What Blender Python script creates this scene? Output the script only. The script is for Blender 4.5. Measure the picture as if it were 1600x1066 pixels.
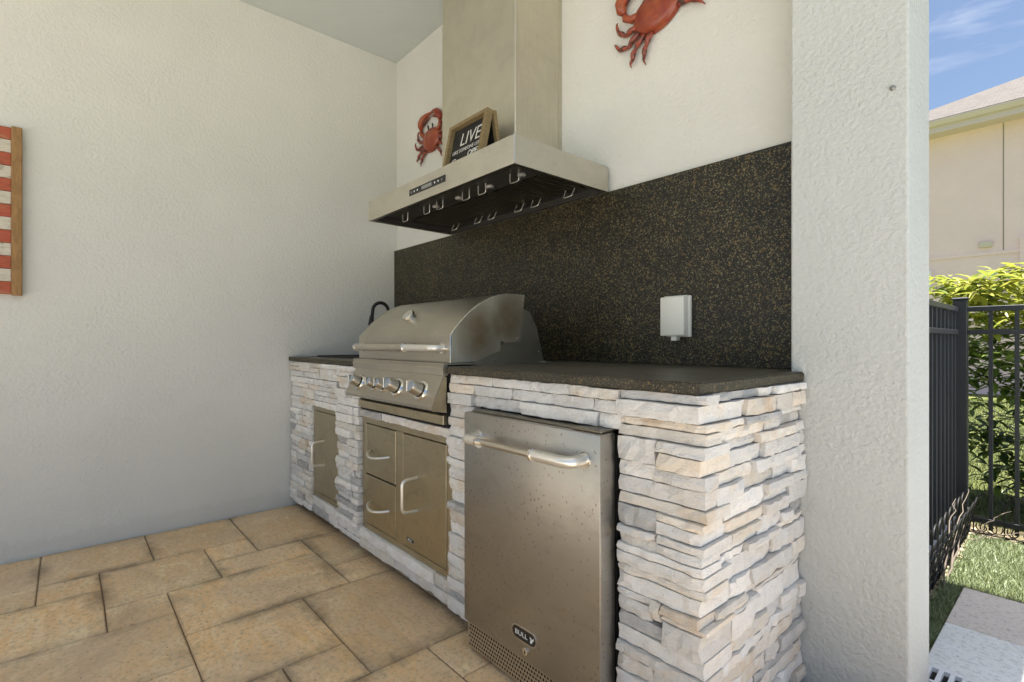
import bpy, bmesh, math, random
from mathutils import Vector, Matrix, noise
R = math.radians
random.seed(7)
scn = bpy.context.scene
for o in list(bpy.data.objects): bpy.data.objects.remove(o)
COL = scn.collection

# ------------------------------------------------------------------ camera
cam = bpy.data.cameras.new('camera'); camo = bpy.data.objects.new('camera', cam); COL.objects.link(camo)
cam.sensor_width = 36; cam.lens = 795.5/1600*36; cam.clip_start = .02; cam.clip_end = 600
cam.shift_y = 1.67/1600
camo.location = (3.3098, -1.7892, 1.0205)
camo.rotation_euler = (R(90), 0, R(90-41.175))
scn.camera = camo

# ------------------------------------------------------------------ light
SUN_EL, SUN_AZ = 79, 76          # azimuth of the sun, compass style: x = sin, y = cos
w = bpy.data.worlds.new('World'); scn.world = w; w.use_nodes = True
nt = w.node_tree; bg = nt.nodes['Background']
sky = nt.nodes.new('ShaderNodeTexSky'); sky.sky_type = 'NISHITA'; sky.sun_disc = False
sky.sun_elevation = R(SUN_EL); sky.sun_rotation = R(SUN_AZ)
sky.air_density = 1.0; sky.dust_density = 2.2; sky.ozone_density = 2.6
bg.inputs['Strength'].default_value = .052
tc = nt.nodes.new('ShaderNodeTexCoord'); mp = nt.nodes.new('ShaderNodeMapping'); mp.inputs['Scale'].default_value = (1.2, 1.6, 5.5)
mp.inputs['Rotation'].default_value = (.25, -.3, .5)
cn = nt.nodes.new('ShaderNodeTexNoise'); cn.inputs['Scale'].default_value = 1.9; cn.inputs['Detail'].default_value = 9; cn.inputs['Roughness'].default_value = .55; cn.inputs['Distortion'].default_value = .5
cr = nt.nodes.new('ShaderNodeValToRGB'); cr.color_ramp.elements[0].position = .48; cr.color_ramp.elements[1].position = .80
cr.color_ramp.elements[1].color = (.75, .75, .75, 1)
cm = nt.nodes.new('ShaderNodeMixRGB'); cm.inputs['Color2'].default_value = (8, 8, 8, 1)
L = nt.links.new
L(tc.outputs['Generated'], mp.inputs['Vector']); L(mp.outputs[0], cn.inputs['Vector']); L(cn.outputs['Fac'], cr.inputs['Fac'])
L(cr.outputs['Color'], cm.inputs['Fac']); L(sky.outputs[0], cm.inputs['Color1']); L(cm.outputs[0], bg.inputs['Color'])
sun = bpy.data.lights.new('sun', 'SUN'); suno = bpy.data.objects.new('sun', sun); COL.objects.link(suno)
sun.energy = 5.0; sun.angle = R(.5); sun.color = (1, .965, .92)
sd = Vector((math.sin(R(SUN_AZ))*math.cos(R(SUN_EL)), math.cos(R(SUN_AZ))*math.cos(R(SUN_EL)), math.sin(R(SUN_EL))))
suno.rotation_euler = sd.to_track_quat('Z', 'Y').to_euler(); suno.location = (6, -6, 9)
vs = scn.view_settings; vs.view_transform = 'Standard'; vs.look = 'None'; vs.gamma = 1; vs.use_curve_mapping = False
vs.exposure = 1.80
scn.cycles.max_bounces = 10; scn.cycles.diffuse_bounces = 7

# ------------------------------------------------------------------ materials
def mat(name, base=(.5,.5,.5), rough=.6, metal=0, spec=.5):
    m = bpy.data.materials.new(name); m.use_nodes = True
    b = m.node_tree.nodes['Principled BSDF']
    b.inputs['Base Color'].default_value = (*base, 1); b.inputs['Roughness'].default_value = rough
    b.inputs['Metallic'].default_value = metal; b.inputs['Specular IOR Level'].default_value = spec
    return m
class N:
    """small node-graph writer"""
    def __init__(s, m): s.m = m; s.t = m.node_tree; s.b = s.t.nodes['Principled BSDF']
    def n(s, typ, ins={}, **kw):
        x = s.t.nodes.new(typ)
        for k, v in kw.items(): setattr(x, k, v)
        for k, v in ins.items():
            if isinstance(v, bpy.types.NodeSocket): s.t.links.new(v, x.inputs[k])
            else: x.inputs[k].default_value = v
        return x
    def co(s, kind='Object', scale=(1,1,1), rot=(0,0,0), rnd=False):
        t = s.n('ShaderNodeTexCoord'); out = t.outputs[kind]
        if kind == 'World': pass
        mpp = s.n('ShaderNodeMapping', {'Vector': out, 'Scale': scale, 'Rotation': rot})
        if rnd:
            oi = s.n('ShaderNodeObjectInfo')
            mu = s.n('ShaderNodeMath', {0: oi.outputs['Random'], 1: 37.0}, operation='MULTIPLY')
            s.t.links.new(mu.outputs[0], mpp.inputs['Location'])
        return mpp.outputs[0]
    def pos(s, scale=(1,1,1)):
        g = s.n('ShaderNodeNewGeometry')
        return s.n('ShaderNodeMapping', {'Vector': g.outputs['Position'], 'Scale': scale}).outputs[0]
    def noise(s, co, scale, detail=4, rough=.55, dist=0):
        return s.n('ShaderNodeTexNoise', {'Vector': co, 'Scale': scale, 'Detail': detail, 'Roughness': rough, 'Distortion': dist}).outputs['Fac']
    def voro(s, co, scale, feature='F1', out='Distance', rnd=1):
        return s.n('ShaderNodeTexVoronoi', {'Vector': co, 'Scale': scale, 'Randomness': rnd}, feature=feature).outputs[out]
    def ramp(s, fac, stops, interp='LINEAR'):
        r = s.n('ShaderNodeValToRGB', {'Fac': fac}); e = r.color_ramp; e.interpolation = interp
        while len(e.elements) < len(stops): e.elements.new(.5)
        for el, (p, c) in zip(e.elements, stops):
            el.position = p; el.color = (c, c, c, 1) if isinstance(c, (int, float)) else (*c, 1)
        return r.outputs['Color']
    def mix(s, fac, a, b, mode='MIX'):
        def c(v): return (*v, 1) if isinstance(v, tuple) and len(v) == 3 else v
        return s.n('ShaderNodeMixRGB', {'Fac': fac, 'Color1': c(a), 'Color2': c(b)}, blend_type=mode).outputs[0]
    def math(s, op, a, b=0, clamp=False): return s.n('ShaderNodeMath', {0: a, 1: b}, operation=op, use_clamp=clamp).outputs[0]
    def bump(s, h, strength, dist, prev=None):
        ins = {'Height': h, 'Strength': strength, 'Distance': dist}
        if prev is not None: ins['Normal'] = prev
        return s.n('ShaderNodeBump', ins).outputs[0]
    def set(s, key, v): s.t.links.new(v, s.b.inputs[key])

def stucco(name, col, fine=1.0, deep=.0035):
    m = mat(name, col, .85, spec=.25); g = N(m); c = g.pos()
    n1 = g.noise(c, 70*fine, 3, .5, .15); n2 = g.noise(c, 190*fine, 2, .5)
    lump = g.ramp(n1, [(.35, 0), (.72, 1)])
    h = g.math('ADD', g.math('MULTIPLY', lump, .8), g.math('MULTIPLY', n2, .5))
    h = g.math('ADD', h, g.math('MULTIPLY', g.noise(c, 33*fine, 3, .6), .8))
    amp = g.ramp(g.noise(c, 4, 3, .6), [(.3, .45), (.7, .95)])
    g.set('Normal', g.bump(h, amp, deep))
    tone = g.noise(c, 1.3, 5, .6)
    k = g.ramp(tone, [(.3, .92), (.7, 1.0)])
    cl = g.mix(1.0, col, k, 'MULTIPLY')
    z = g.n('ShaderNodeSeparateXYZ', {'Vector': g.n('ShaderNodeNewGeometry').outputs['Position']}).outputs['Z']
    sp = g.math('ADD', z, g.math('MULTIPLY', g.noise(g.pos((1, 1, .5)), 16, 5, .7), -.16))
    cl = g.mix(g.ramp(sp, [(.0, .12), (.02, 0)]), cl, tuple(x*.55 for x in col))
    scf = g.noise(g.pos((1, 1, 2.5)), 3.2, 8, .75, 1)
    cl = g.mix(g.ramp(scf, [(.63, 0), (.72, .16)]), cl, tuple(x*.6 for x in col))
    g.set('Base Color', cl)
    return m
M = {}
M['wall'] = stucco('painted_stucco', (.675, .67, .63), .9, .0028)
M['column'] = stucco('coarse_painted_stucco', (.54, .56, .545), 1.05, .0031)
M['ceiling'] = stucco('ceiling_paint', (.60, .64, .62), 1.6, .001)
M['house_wall'] = stucco('tan_stucco', (.88, .69, .70), .35, .004)
M['trim_cream'] = mat('cream_trim', (.62, .53, .51), .5)
M['white'] = mat('white_plastic', (.74, .73, .66), .4)
M['white_out'] = mat('white_grate', (.82, .82, .82), .45)
M['handle'] = mat('bright_handle', (.80, .78, .72), .3, .75)
M['rubber'] = mat('black_matte', (.012, .012, .012), .6)
M['gap'] = mat('shaded_mortar', (.05, .045, .038), .95)  # mortar darkened to put the shade of crevices and toe gap into the colour
M['flat_black'] = mat('black_gap', (.01, .01, .01), .8)  # near-black colour stands in for shade in slots and gaps; also gasket, cover

def steel(name, col, rough, axis='x', stain=0, bumpk=.15, spots=False):
    m = mat(name, col, rough, 1.0); g = N(m)
    sc = {'x': (3, 60, 260), 'z': (260, 60, 3)}[axis]
    c = g.pos(sc); br = g.noise(c, 1.5, 3, .6)
    c2 = g.pos(); bl = g.noise(c2, 4.5, 5, .6, .4)
    r = g.math('ADD', g.math('MULTIPLY', br, .12), g.math('MULTIPLY', bl, .16)); r = g.math('ADD', r, rough-.13)
    g.set('Roughness', r)
    colr = g.mix(g.ramp(bl, [(.35, 0), (.75, 1)]), tuple(col), tuple(x*.86 for x in col))
    colr = g.mix(g.ramp(br, [(.3, .0), (.7, .16)]), colr, tuple(x*.6 for x in col))
    if stain:
        st = g.noise(g.pos((1, 1, 2.2)), 7, 8, .7, 1.2)
        colr = g.mix(g.ramp(st, [(.50, 0), (.72, stain)]), colr, (.20, .155, .10))
    if spots:
        v = g.voro(g.pos((1, 1, .75)), 60)
        dens = g.noise(c2, 6, 3)
        sp = g.ramp(g.math('SUBTRACT', v, g.math('MULTIPLY', dens, .23)), [(.0, .9), (.06, 0)])
        colr = g.mix(g.math('MULTIPLY', sp, .6), colr, (.10, .06, .035))
        g.set('Metallic', g.math('SUBTRACT', 1.0, g.math('MULTIPLY', sp, .5)))
    g.set('Base Color', colr)
    g.set('Normal', g.bump(br, bumpk, .0006))
    return m
M['steel'] = steel('brushed_steel', (.52, .49, .42), .36, 'x')
M['door_steel'] = steel('door_steel', (.50, .44, .31), .40, 'z', .35)
M['fridge_steel'] = steel('fridge_steel', (.45, .43, .395), .36, 'x', .25, .15, True)
M['hood_steel'] = steel('hood_steel', (.66, .63, .54), .50, 'x', .12)
M['duct_steel'] = steel('duct_steel', (.66, .62, .51), .52, 'z', .10)
M['polished'] = mat('polished_steel', (.72, .70, .66), .16, 1)
M['satin'] = steel('satin_handle', (.62, .58, .50), .34, 'x', .3)
M['dark_steel'] = mat('greasy_dark_steel', (.22, .20, .16), .38, 1)
M['cav'] = mat('hood_cavity', (.035, .032, .028), .5)
M['lens'] = mat('lamp_glass', (.25, .25, .24), .12)
M['panel_black'] = mat('control_black', (.012, .012, .014), .25)
M['print'] = mat('white_print', (.75, .74, .70), .6)
M['display'] = mat('display_grey', (.22, .22, .21), .3)

# lid steel with heat tint on the end plates
m = steel('lid_side_steel', (.70, .66, .56), .42, 'z'); g = N(m)
def _tint():
    bc = g.b.inputs['Base Color'].links[0].from_socket
    p = g.n('ShaderNodeNewGeometry').outputs['Position']
    sp = g.n('ShaderNodeSeparateXYZ', {'Vector': p})
    def blob(y0, z0, ry, rz):
        a = g.math('POWER', g.math('DIVIDE', g.math('SUBTRACT', sp.outputs['Y'], y0), ry), 2)
        b = g.math('POWER', g.math('DIVIDE', g.math('SUBTRACT', sp.outputs['Z'], z0), rz), 2)
        return g.math('SUBTRACT', 1.0, g.math('ADD', a, b), True)
    nz = g.noise(g.pos(), 14, 5, .6)
    f = g.math('MULTIPLY', g.math('ADD', blob(-.60, 1.06, .12, .13), blob(-.44, 1.12, .10, .13)), .9, True)
    f = g.math('MULTIPLY', f, g.math('ADD', nz, .45), True)
    col = g.mix(f, bc, (.30, .22, .13))
    g.set('Base Color', col)
_tint(); M['lid_side'] = m

def granite(name, rough, fleck=.7, streaks=0):
    m = mat(name, (.03,.03,.025), rough, spec=.35); g = N(m); c = g.pos()
    n1 = g.noise(c, 125, 2, .5, .4); n2 = g.noise(c, 215, 2, .5); n3 = g.noise(c, 70, 3, .6); big = g.noise(c, 11, 4, .6)
    dens = g.math('MULTIPLY', g.math('SUBTRACT', big, .5), .10)
    base = g.mix(g.ramp(n3, [(.4, 0), (.62, 1)]), (.006, .006, .004), (.024, .021, .012))
    base = g.mix(g.ramp(g.math('ADD', n1, dens), [(.59, 0), (.64, fleck*.75)]), base, (.19, .13, .05))
    base = g.mix(g.ramp(g.math('ADD', n2, dens), [(.61, 0), (.67, fleck*.8)]), base, (.32, .29, .17))
    if streaks:
        d = g.noise(g.pos((1, 3.5, 1)), 5, 6, .65, .8)
        base = g.mix(g.math('MULTIPLY', g.ramp(d, [(.3, .25), (.7, 1)]), streaks), base, (.23, .21, .165))  # streaky paler brown mixed over the flecks
    g.set('Base Color', base)
    g.set('Roughness', g.math('ADD', g.math('MULTIPLY', n1, .2), rough-.1))
    g.set('Normal', g.bump(n2, .15, .0005))
    return m
M['granite'] = granite('speckled_granite', .42, .85)
M['granite_top'] = granite('streaked_granite_top', .42, .5, .45)
M['granite_edge'] = granite('rough_granite_edge', .65, .8, .22)

def stone_mat(name, a, b, c_stain, amt):
    m = mat(name, a, .88, spec=.25); g = N(m)
    c = g.pos(); oi = g.n('ShaderNodeObjectInfo').outputs['Random']
    n = g.noise(c, 16, 6, .62, .6); n2 = g.noise(c, 55, 6, .7); n3 = g.noise(c, 9, 4, .6, .8)
    col = g.mix(g.ramp(n, [(.35, 0), (.7, 1)]), a, b)
    col = g.mix(g.ramp(n3, [(.52, 0), (.72, amt)]), col, c_stain)
    col = g.mix(g.ramp(n2, [(.28, .35), (.40, 0)]), col, tuple(x*.6 for x in b))
    k = g.ramp(oi, [(0, .82), (1, 1.06)])
    g.set('Base Color', g.mix(1.0, col, k, 'MULTIPLY'))
    h = g.math('ADD', n2, g.math('MULTIPLY', g.noise(c, 150, 4, .7), .6))
    rg_ = g.math('ABSOLUTE', g.math('SUBTRACT', g.noise(g.pos((1, 1, 1.8)), 30, 6, .65, .5), .5))
    h = g.math('SUBTRACT', h, g.math('MULTIPLY', rg_, 2.2))
    g.set('Normal', g.bump(h, .8, .006))
    return m
M['st_white'] = stone_mat('white_ledgestone', (.82, .81, .785), (.75, .735, .705), (.74, .63, .50), .5)
M['st_cream'] = stone_mat('cream_ledgestone', (.80, .77, .71), (.74, .69, .61), (.70, .54, .38), .6)
M['st_tan'] = stone_mat('tan_ledgestone', (.78, .69, .57), (.82, .77, .69), (.66, .46, .29), .7)
M['st_grey'] = stone_mat('grey_ledgestone', (.44, .44, .435), (.56, .555, .54), (.68, .66, .63), .6)

# travertine
def travertine(name, a, b, grey, dirt):
    m = mat(name, a, .62, spec=.4); g = N(m); c = g.pos(); cs = g.pos((1, 3.2, 1))
    oi = g.n('ShaderNodeObjectInfo').outputs['Random']
    big = g.noise(c, 2.2, 6, .62, .5); vein = g.noise(cs, 6.5, 7, .68, 1.4); fine = g.noise(c, 60, 5, .7); spk = g.noise(c, 24, 4, .6)
    col = g.mix(g.ramp(vein, [(.40, 0), (.62, 1)]), a, b)
    col = g.mix(g.ramp(oi, [(0, .0), (1, .5)]), col, tuple(x*.66 for x in grey))
    col = g.mix(g.ramp(big, [(.46, 0), (.60, .6)]), col, grey)
    col = g.mix(g.ramp(g.noise(c, 4.5, 8, .7, 1.5), [(.56, 0), (.66, .55)]), col, tuple(min(.9, x*1.15) for x in b))
    col = g.mix(g.ramp(fine, [(.34, .6), (.5, 0)]), col, tuple(x*.5 for x in grey))
    if dirt > .5: col = g.mix(g.ramp(g.noise(g.pos((1, 1, 1)), 1.5, 7, .68, .8), [(.50, 0), (.68, .65)]), col, (.45, .31, .19))
    v = g.voro(g.pos((1, 1.6, 1)), 22); pit = g.ramp(g.math('SUBTRACT', v, g.math('MULTIPLY', spk, .10)), [(.0, 1), (.02, 0)])
    col = g.mix(pit, col, (.03, .02, .012))
    t = g.n('ShaderNodeTexCoord').outputs['Generated']; s = g.n('ShaderNodeSeparateXYZ', {'Vector': t})
    def edge(o): return g.math('SUBTRACT', .5, g.math('ABSOLUTE', g.math('SUBTRACT', s.outputs[o], .5)))
    e = g.math('MINIMUM', edge('X'), edge('Y'))
    e = g.math('ADD', e, g.math('MULTIPLY', g.math('SUBTRACT', spk, .5), .22))
    dm = g.math('MULTIPLY', g.ramp(e, [(.0, 1), (.13, 0)]), g.ramp(g.noise(c, 3.1, 4, .6), [(.42, 0), (.6, dirt)]))
    col = g.mix(dm, col, (.11, .08, .05))
    e2 = g.math('MINIMUM', edge('X'), edge('Y')); thin = g.ramp(g.math('SUBTRACT', e2, g.math('MULTIPLY', g.ramp(spk, [(.35, 0), (.7, 1)]), .018)), [(.0, dirt*.4), (.006, 0)])
    col = g.mix(thin, col, (.12, .085, .05))
    g.set('Base Color', col)
    g.set('Roughness', g.ramp(vein, [(.3, .45), (.7, .7)]))
    h = g.math('SUBTRACT', g.math('MULTIPLY', fine, .4), pit)
    h = g.math('ADD', h, g.math('MULTIPLY', vein, .6))
    g.set('Normal', g.bump(h, .5, .002))
    return m
M['trav'] = travertine('travertine', (.84, .535, .24), (.90, .68, .42), (.68, .53, .36), .6)
M['paver_pink'] = travertine('pale_pink_paver', (.84, .74, .66), (.88, .79, .71), (.80, .71, .63), .05)
M['paver_white'] = travertine('white_marble_paver', (.87, .86, .82), (.90, .89, .86), (.83, .82, .79), .05)
M['deck'] = travertine('bounce_deck_travertine', (.54, .545, .54), (.60, .605, .60), (.50, .50, .50), .2)
M['joint'] = mat('sand_joint', (.15, .105, .065), .95)

def lawn(name, a, b, sc):
    m = mat(name, a, .9, spec=.2); g = N(m); c = g.pos()
    n = g.noise(c, sc, 6, .7); n2 = g.noise(c, 1.1, 4)
    col = g.mix(g.ramp(n, [(.35, 0), (.65, 1)]), a, b)
    col = g.mix(g.ramp(n2, [(.4, 0), (.7, .5)]), col, (.22, .22, .08))
    g.set('Base Color', col); g.set('Normal', g.bump(n, 1, .02)); return m
M['lawn'] = lawn('lawn', (.06, .085, .02), (.15, .165, .05), 40)
M['turf_base'] = lawn('turf_backing', (.07, .10, .035), (.13, .16, .06), 120)
M['blade'] = mat('turf_blades', (.13, .21, .085), .5)
g = N(M['blade']); cc = g.pos((1, 2, 1)); nn = g.noise(cc, 55, 4, .7)
g.set('Base Color', g.mix(g.ramp(nn, [(.35, 0), (.65, 1)]), (.17, .21, .09), (.36, .41, .24)))
M['soil'] = lawn('soil_litter', (.10, .07, .045), (.26, .20, .14), 60)
M['fence'] = mat('powder_coated_black', (.022, .026, .034), .38)
M['iron'] = mat('black_wire', (.018, .017, .017), .45, .3)
M['bark'] = mat('grey_bark', (.20, .14, .09), .9)
g = N(M['bark']); g.set('Base Color', g.mix(g.noise(g.pos((1,1,.3)), 60, 4), (.07, .055, .04), (.20, .16, .125)))

def leafmat(name, a, b):
    m = mat(name, a, .38); g = N(m)
    oi = g.n('ShaderNodeObjectInfo').outputs['Random']; n = g.noise(g.pos(), 9, 3)
    f = g.math('ADD', g.math('MULTIPLY', oi, .5), g.math('MULTIPLY', g.ramp(n, [(.3, 0), (.7, 1)]), .5))
    col = g.mix(f, a, b)
    g.set('Base Color', col)
    tr = g.n('ShaderNodeBsdfTranslucent', {'Color': col}); mx = g.n('ShaderNodeMixShader', {'Fac': .35, 1: g.b.outputs[0], 2: tr.outputs[0]})
    g.t.links.new(mx.outputs[0], g.t.nodes['Material Output'].inputs['Surface'])
    return m
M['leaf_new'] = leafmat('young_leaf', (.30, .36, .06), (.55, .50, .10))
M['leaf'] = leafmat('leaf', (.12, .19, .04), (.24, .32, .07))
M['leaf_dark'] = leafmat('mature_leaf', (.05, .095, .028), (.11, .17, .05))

m = mat('crab_shell_paint', (.45, .06, .03), .28); g = N(m)
n = g.noise(g.co('Object'), 18, 4, .6, .3); n2 = g.noise(g.co('Object'), 70, 3)
c_ = g.mix(g.ramp(n, [(.35, 0), (.65, 1)]), (.21, .025, .014), (.34, .08, .028))
c_ = g.mix(g.ramp(n2, [(.55, 0), (.75, .55)]), c_, (.10, .05, .035))
g.set('Base Color', c_); g.set('Normal', g.bump(n2, .3, .002)); M['crab'] = m
m = mat('crab_leg_paint', (.3, .05, .03), .35); g = N(m)
n = g.noise(g.co('Object'), 45, 3, .6)
g.set('Base Color', g.mix(g.ramp(n, [(.42, 0), (.6, 1)]), (.07, .025, .018), (.33, .065, .035))); M['crab_leg'] = m

def wood(name, a, b, sc=(8, 8, 2), chips=None):
    m = mat(name, a, .75, spec=.25); g = N(m)
    n = g.noise(g.pos(sc), 9, 6, .65, .8); n2 = g.noise(g.pos(), 22, 5, .7)
    col = g.mix(g.ramp(n, [(.35, 0), (.65, 1)]), a, b)
    if chips: col = g.mix(g.ramp(g.noise(g.pos((1, .6, 3)), 16, 6, .7, .6), [(.56, 0), (.64, .8)]), col, chips)
    col = g.mix(g.ramp(n2, [(.28, .6), (.4, 0)]), col, (.07, .045, .025))
    g.set('Base Color', col); g.set('Normal', g.bump(n, .4, .002)); return m
M['wood_frame'] = wood('weathered_pine', (.36, .21, .09), (.24, .14, .06))
M['slat_red'] = wood('faded_red_wood', (.42, .11, .06), (.34, .085, .05), (8, 2, 8), (.36, .22, .12))
M['slat_white'] = wood('chipped_white_wood', (.60, .56, .47), (.50, .46, .38), (8, 2, 8), (.30, .22, .13))
M['sign_wood'] = wood('sign_frame_wood', (.27, .20, .10), (.19, .14, .07), (2, 2, 10))
M['chalk'] = wood('chalkboard', (.018, .018, .016), (.035, .033, .03), (3, 3, 3))
m = mat('roof_shingles', (.40, .35, .31), .9); g = N(m)
br = g.n('ShaderNodeTexBrick', {'Vector': g.pos((1, 1.15, 0)), 'Scale': 3.2, 'Color1': (.105, .09, .08, 1), 'Color2': (.07, .06, .053, 1), 'Mortar': (.05, .045, .04, 1), 'Mortar Size': .03, 'Brick Width': .5, 'Row Height': .45})
g.set('Base Color', g.mix(g.ramp(g.noise(g.pos(), 14, 4), [(.3, 0), (.7, .6)]), br.outputs['Color'], (.13, .115, .10))); M['shingle'] = m

# ------------------------------------------------------------------ helpers
def wloc(o):
    v = Vector((0, 0, 0))
    while o is not None: v += o.location; o = o.parent
    return v
def obj(name, bm, m, parent=None, kind=None, smooth=False, label=None):
    """link a bmesh given in world coordinates as one mesh object"""
    me = bpy.data.meshes.new(name)
    if parent is not None: bmesh.ops.translate(bm, verts=bm.verts, vec=-wloc(parent))
    bmesh.ops.recalc_face_normals(bm, faces=bm.faces)
    bm.to_mesh(me); bm.free()
    for mm in (m if isinstance(m, list) else [m]): me.materials.append(mm)
    if smooth:
        for p in me.polygons: p.use_smooth = True
        me.set_sharp_from_angle(angle=R(38))
    o = bpy.data.objects.new(name, me); COL.objects.link(o)
    if parent is not None: o.parent = parent
    if kind: o['kind'] = kind
    if label: o['label'] = label
    return o
def thing(name, label, cat, loc=(0,0,0), group=None):
    o = bpy.data.objects.new(name, None); COL.objects.link(o); o.location = loc; o.empty_display_size = .05
    return tag(o, label, cat, group)
def tag(o, label, cat, group=None):
    o['label'] = label; o['category'] = cat
    if group: o['group'] = group
    return o
def B(*boxes, bev=0, seg=1, bm=None):
    bm = bm or bmesh.new()
    for (x0, x1, y0, y1, z0, z1) in boxes:
        r = bmesh.ops.create_cube(bm, size=1)
        bmesh.ops.scale(bm, verts=r['verts'], vec=(x1-x0, y1-y0, z1-z0))
        bmesh.ops.translate(bm, verts=r['verts'], vec=((x0+x1)/2, (y0+y1)/2, (z0+z1)/2))
        if bev:
            es = list({e for v in r['verts'] for e in v.link_edges})
            bmesh.ops.bevel(bm, geom=es, offset=bev, segments=seg, affect='EDGES', profile=.5)
    return bm
def tube(pts, rad, n=8, bm=None, closed=False):
    bm = bm or bmesh.new(); pts = [Vector(p) for p in pts]; rings = []
    k = len(pts); rr = rad if isinstance(rad, (list, tuple)) else [rad]*k
    up = None
    for i, p in enumerate(pts):
        a = pts[(i-1) % k] if closed or i > 0 else p; b = pts[(i+1) % k] if closed or i < k-1 else p
        d = (b-a).normalized()
        if up is None: up = d.orthogonal().normalized()
        u = (up - d*up.dot(d)); u = u.normalized() if u.length > 1e-5 else d.orthogonal().normalized(); up = u
        v = d.cross(u)
        rings.append([bm.verts.new(p + (u*math.cos(2*math.pi*j/n)+v*math.sin(2*math.pi*j/n))*rr[i]) for j in range(n)])
    for i in range(k if closed else k-1):
        A, C = rings[i], rings[(i+1) % k]
        for j in range(n): bm.faces.new((A[j], A[(j+1) % n], C[(j+1) % n], C[j]))
    if not closed: bm.faces.new(rings[0][::-1]); bm.faces.new(rings[-1])
    return bm
def prism(poly, axis, a, b, bm=None):
    """extrude a polygon given in the other two axes (in x,y,z order) from a to b"""
    bm = bm or bmesh.new()
    def P(p, t):
        q = list(p); q.insert(axis, t); return q
    A = [bm.verts.new(P(p, a)) for p in poly]; C = [bm.verts.new(P(p, b)) for p in poly]
    bm.faces.new(A); bm.faces.new(C[::-1]); n = len(poly)
    for i in range(n): bm.faces.new((A[i], C[i], C[(i+1) % n], A[(i+1) % n]))
    return bm
def lathe(prof, origin, axis, n=20, bm=None):
    """prof: (distance along axis, radius)"""
    bm = bm or bmesh.new(); ax = Vector(axis).normalized(); u = ax.orthogonal().normalized(); v = ax.cross(u); O = Vector(origin); rings = []
    for t, r in prof:
        rings.append([bm.verts.new(O+ax*t+(u*math.cos(2*math.pi*j/n)+v*math.sin(2*math.pi*j/n))*max(r, 1e-4)) for j in range(n)])
    for A, C in zip(rings, rings[1:]):
        for j in range(n): bm.faces.new((A[j], A[(j+1) % n], C[(j+1) % n], C[j]))
    bm.faces.new(rings[0][::-1]); bm.faces.new(rings[-1]); return bm
def ease(pts, r=.012, n=4):
    """round the inner corners of a polyline"""
    P = [Vector(p) for p in pts]; out = [P[0]]
    for a, b, c in zip(P, P[1:], P[2:]):
        d1 = (a-b); d2 = (c-b); q = min(r, d1.length*.49, d2.length*.49)
        s, e = b+d1.normalized()*q, b+d2.normalized()*q
        for i in range(n+1):
            t = i/n; out.append(s*(1-t)**2 + b*2*t*(1-t) + e*t*t)
    out.append(P[-1]); return out
def text(name, body, size, loc, m, parent, rot=(R(90), 0, 0), shear=0, depth=.0008, align='CENTER', sx=1, bold=0):
    cu = bpy.data.curves.new(name, 'FONT'); cu.body = body; cu.size = size; cu.extrude = depth; cu.align_x = align; cu.align_y = 'CENTER'; cu.shear = shear; cu.offset = bold; cu.resolution_u = 3
    t = bpy.data.objects.new('tmp', cu); COL.objects.link(t)
    dg = bpy.context.evaluated_depsgraph_get(); me = bpy.data.meshes.new_from_object(t.evaluated_get(dg))
    bpy.data.objects.remove(t)
    me.name = name; me.materials.clear(); me.materials.append(m)
    from mathutils import Euler
    me.transform(Matrix.Translation(Vector(loc)-wloc(parent)) @ Euler(rot).to_matrix().to_4x4() @ Matrix.Diagonal((sx, 1, 1, 1)))
    o = bpy.data.objects.new(name, me); COL.objects.link(o); o.parent = parent
    return o

# ------------------------------------------------------------------ setting
H = .93; L_ = 2.7397; DC = .1255; D_ = .7483
bm = bmesh.new(); bmesh.ops.create_grid(bm, x_segments=2, y_segments=2, size=250); bmesh.ops.translate(bm, verts=bm.verts, vec=(0, 60, -.09))
obj('ground', bm, M['lawn'], kind='structure')
obj('left_wall', B((-.2, 0, -4.4, .125, -.08, 3.0303)), M['wall'], kind='structure')
obj('back_wall', B((.0005, 2.6995, 0, .125, -.08, 3.0303)), M['wall'], kind='structure')
col = obj('column', B((2.70, 2.99, -DC, .127, -.08, 3.0305), bev=.006, seg=2), M['column'], kind='structure')
col.location.x = -.0
obj('ceiling', B((-.2, 3.75, -3.5, 1.30, 3.0323, 3.18)), M['ceiling'], kind='structure')  # unseen overhang past the wall and column is added to shade the pavers
bo = tag(obj('anchor_bolt', lathe([(0, .007), (.004, .007), (.006, .004)], (2.955, -DC, 1.70), (0, -1, 0), 10), mat('dull_bolt', (.3, .29, .27), .4, .9)), 'small round metal anchor set in the white stucco column', 'bolt')

# floor tiles: French pattern, grid of 8 inch cells
obj('bounce_deck', B((-3, 14, -13, -4.605, -.20, -.004), (3.676, 14, -4.6045, -.02, -.20, -.004)), M['deck'], kind='structure')  # unseen sunlit slab added to bounce light into the kitchen
flo = obj('floor', B((-.0, 3.673, -4.6, -.02, -.088, -.0052)), M['joint'], kind='structure')
GX = lambda i: .008+.2035*i
GY = lambda k: -.68-.2*k
tiles = [(0,2,4,6),(0,3,6,8),(0,2,2,4),(0,3,0,2),(2,3,2,3),(3,4,1,3),(2,4,3,5),(2,3,5,6),(3,5,5,8),(4,5,4,5),(5,7,4,7),(4,6,1,4),(6,8,2,4),(6,9,0,2),(3,5,-1,1),(5,6,-1,1),(7,8,4,5),(8,9,2,3),(8,10,3,5),(9,11,1,3),(9,10,0,1),(0,3,-2,0),(6,9,-1,0)]
used = set()
for t in tiles:
    for i in range(t[0], t[1]):
        for k in range(t[2], t[3]): used.add((i, k))
rt = random.Random(5)
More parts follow.
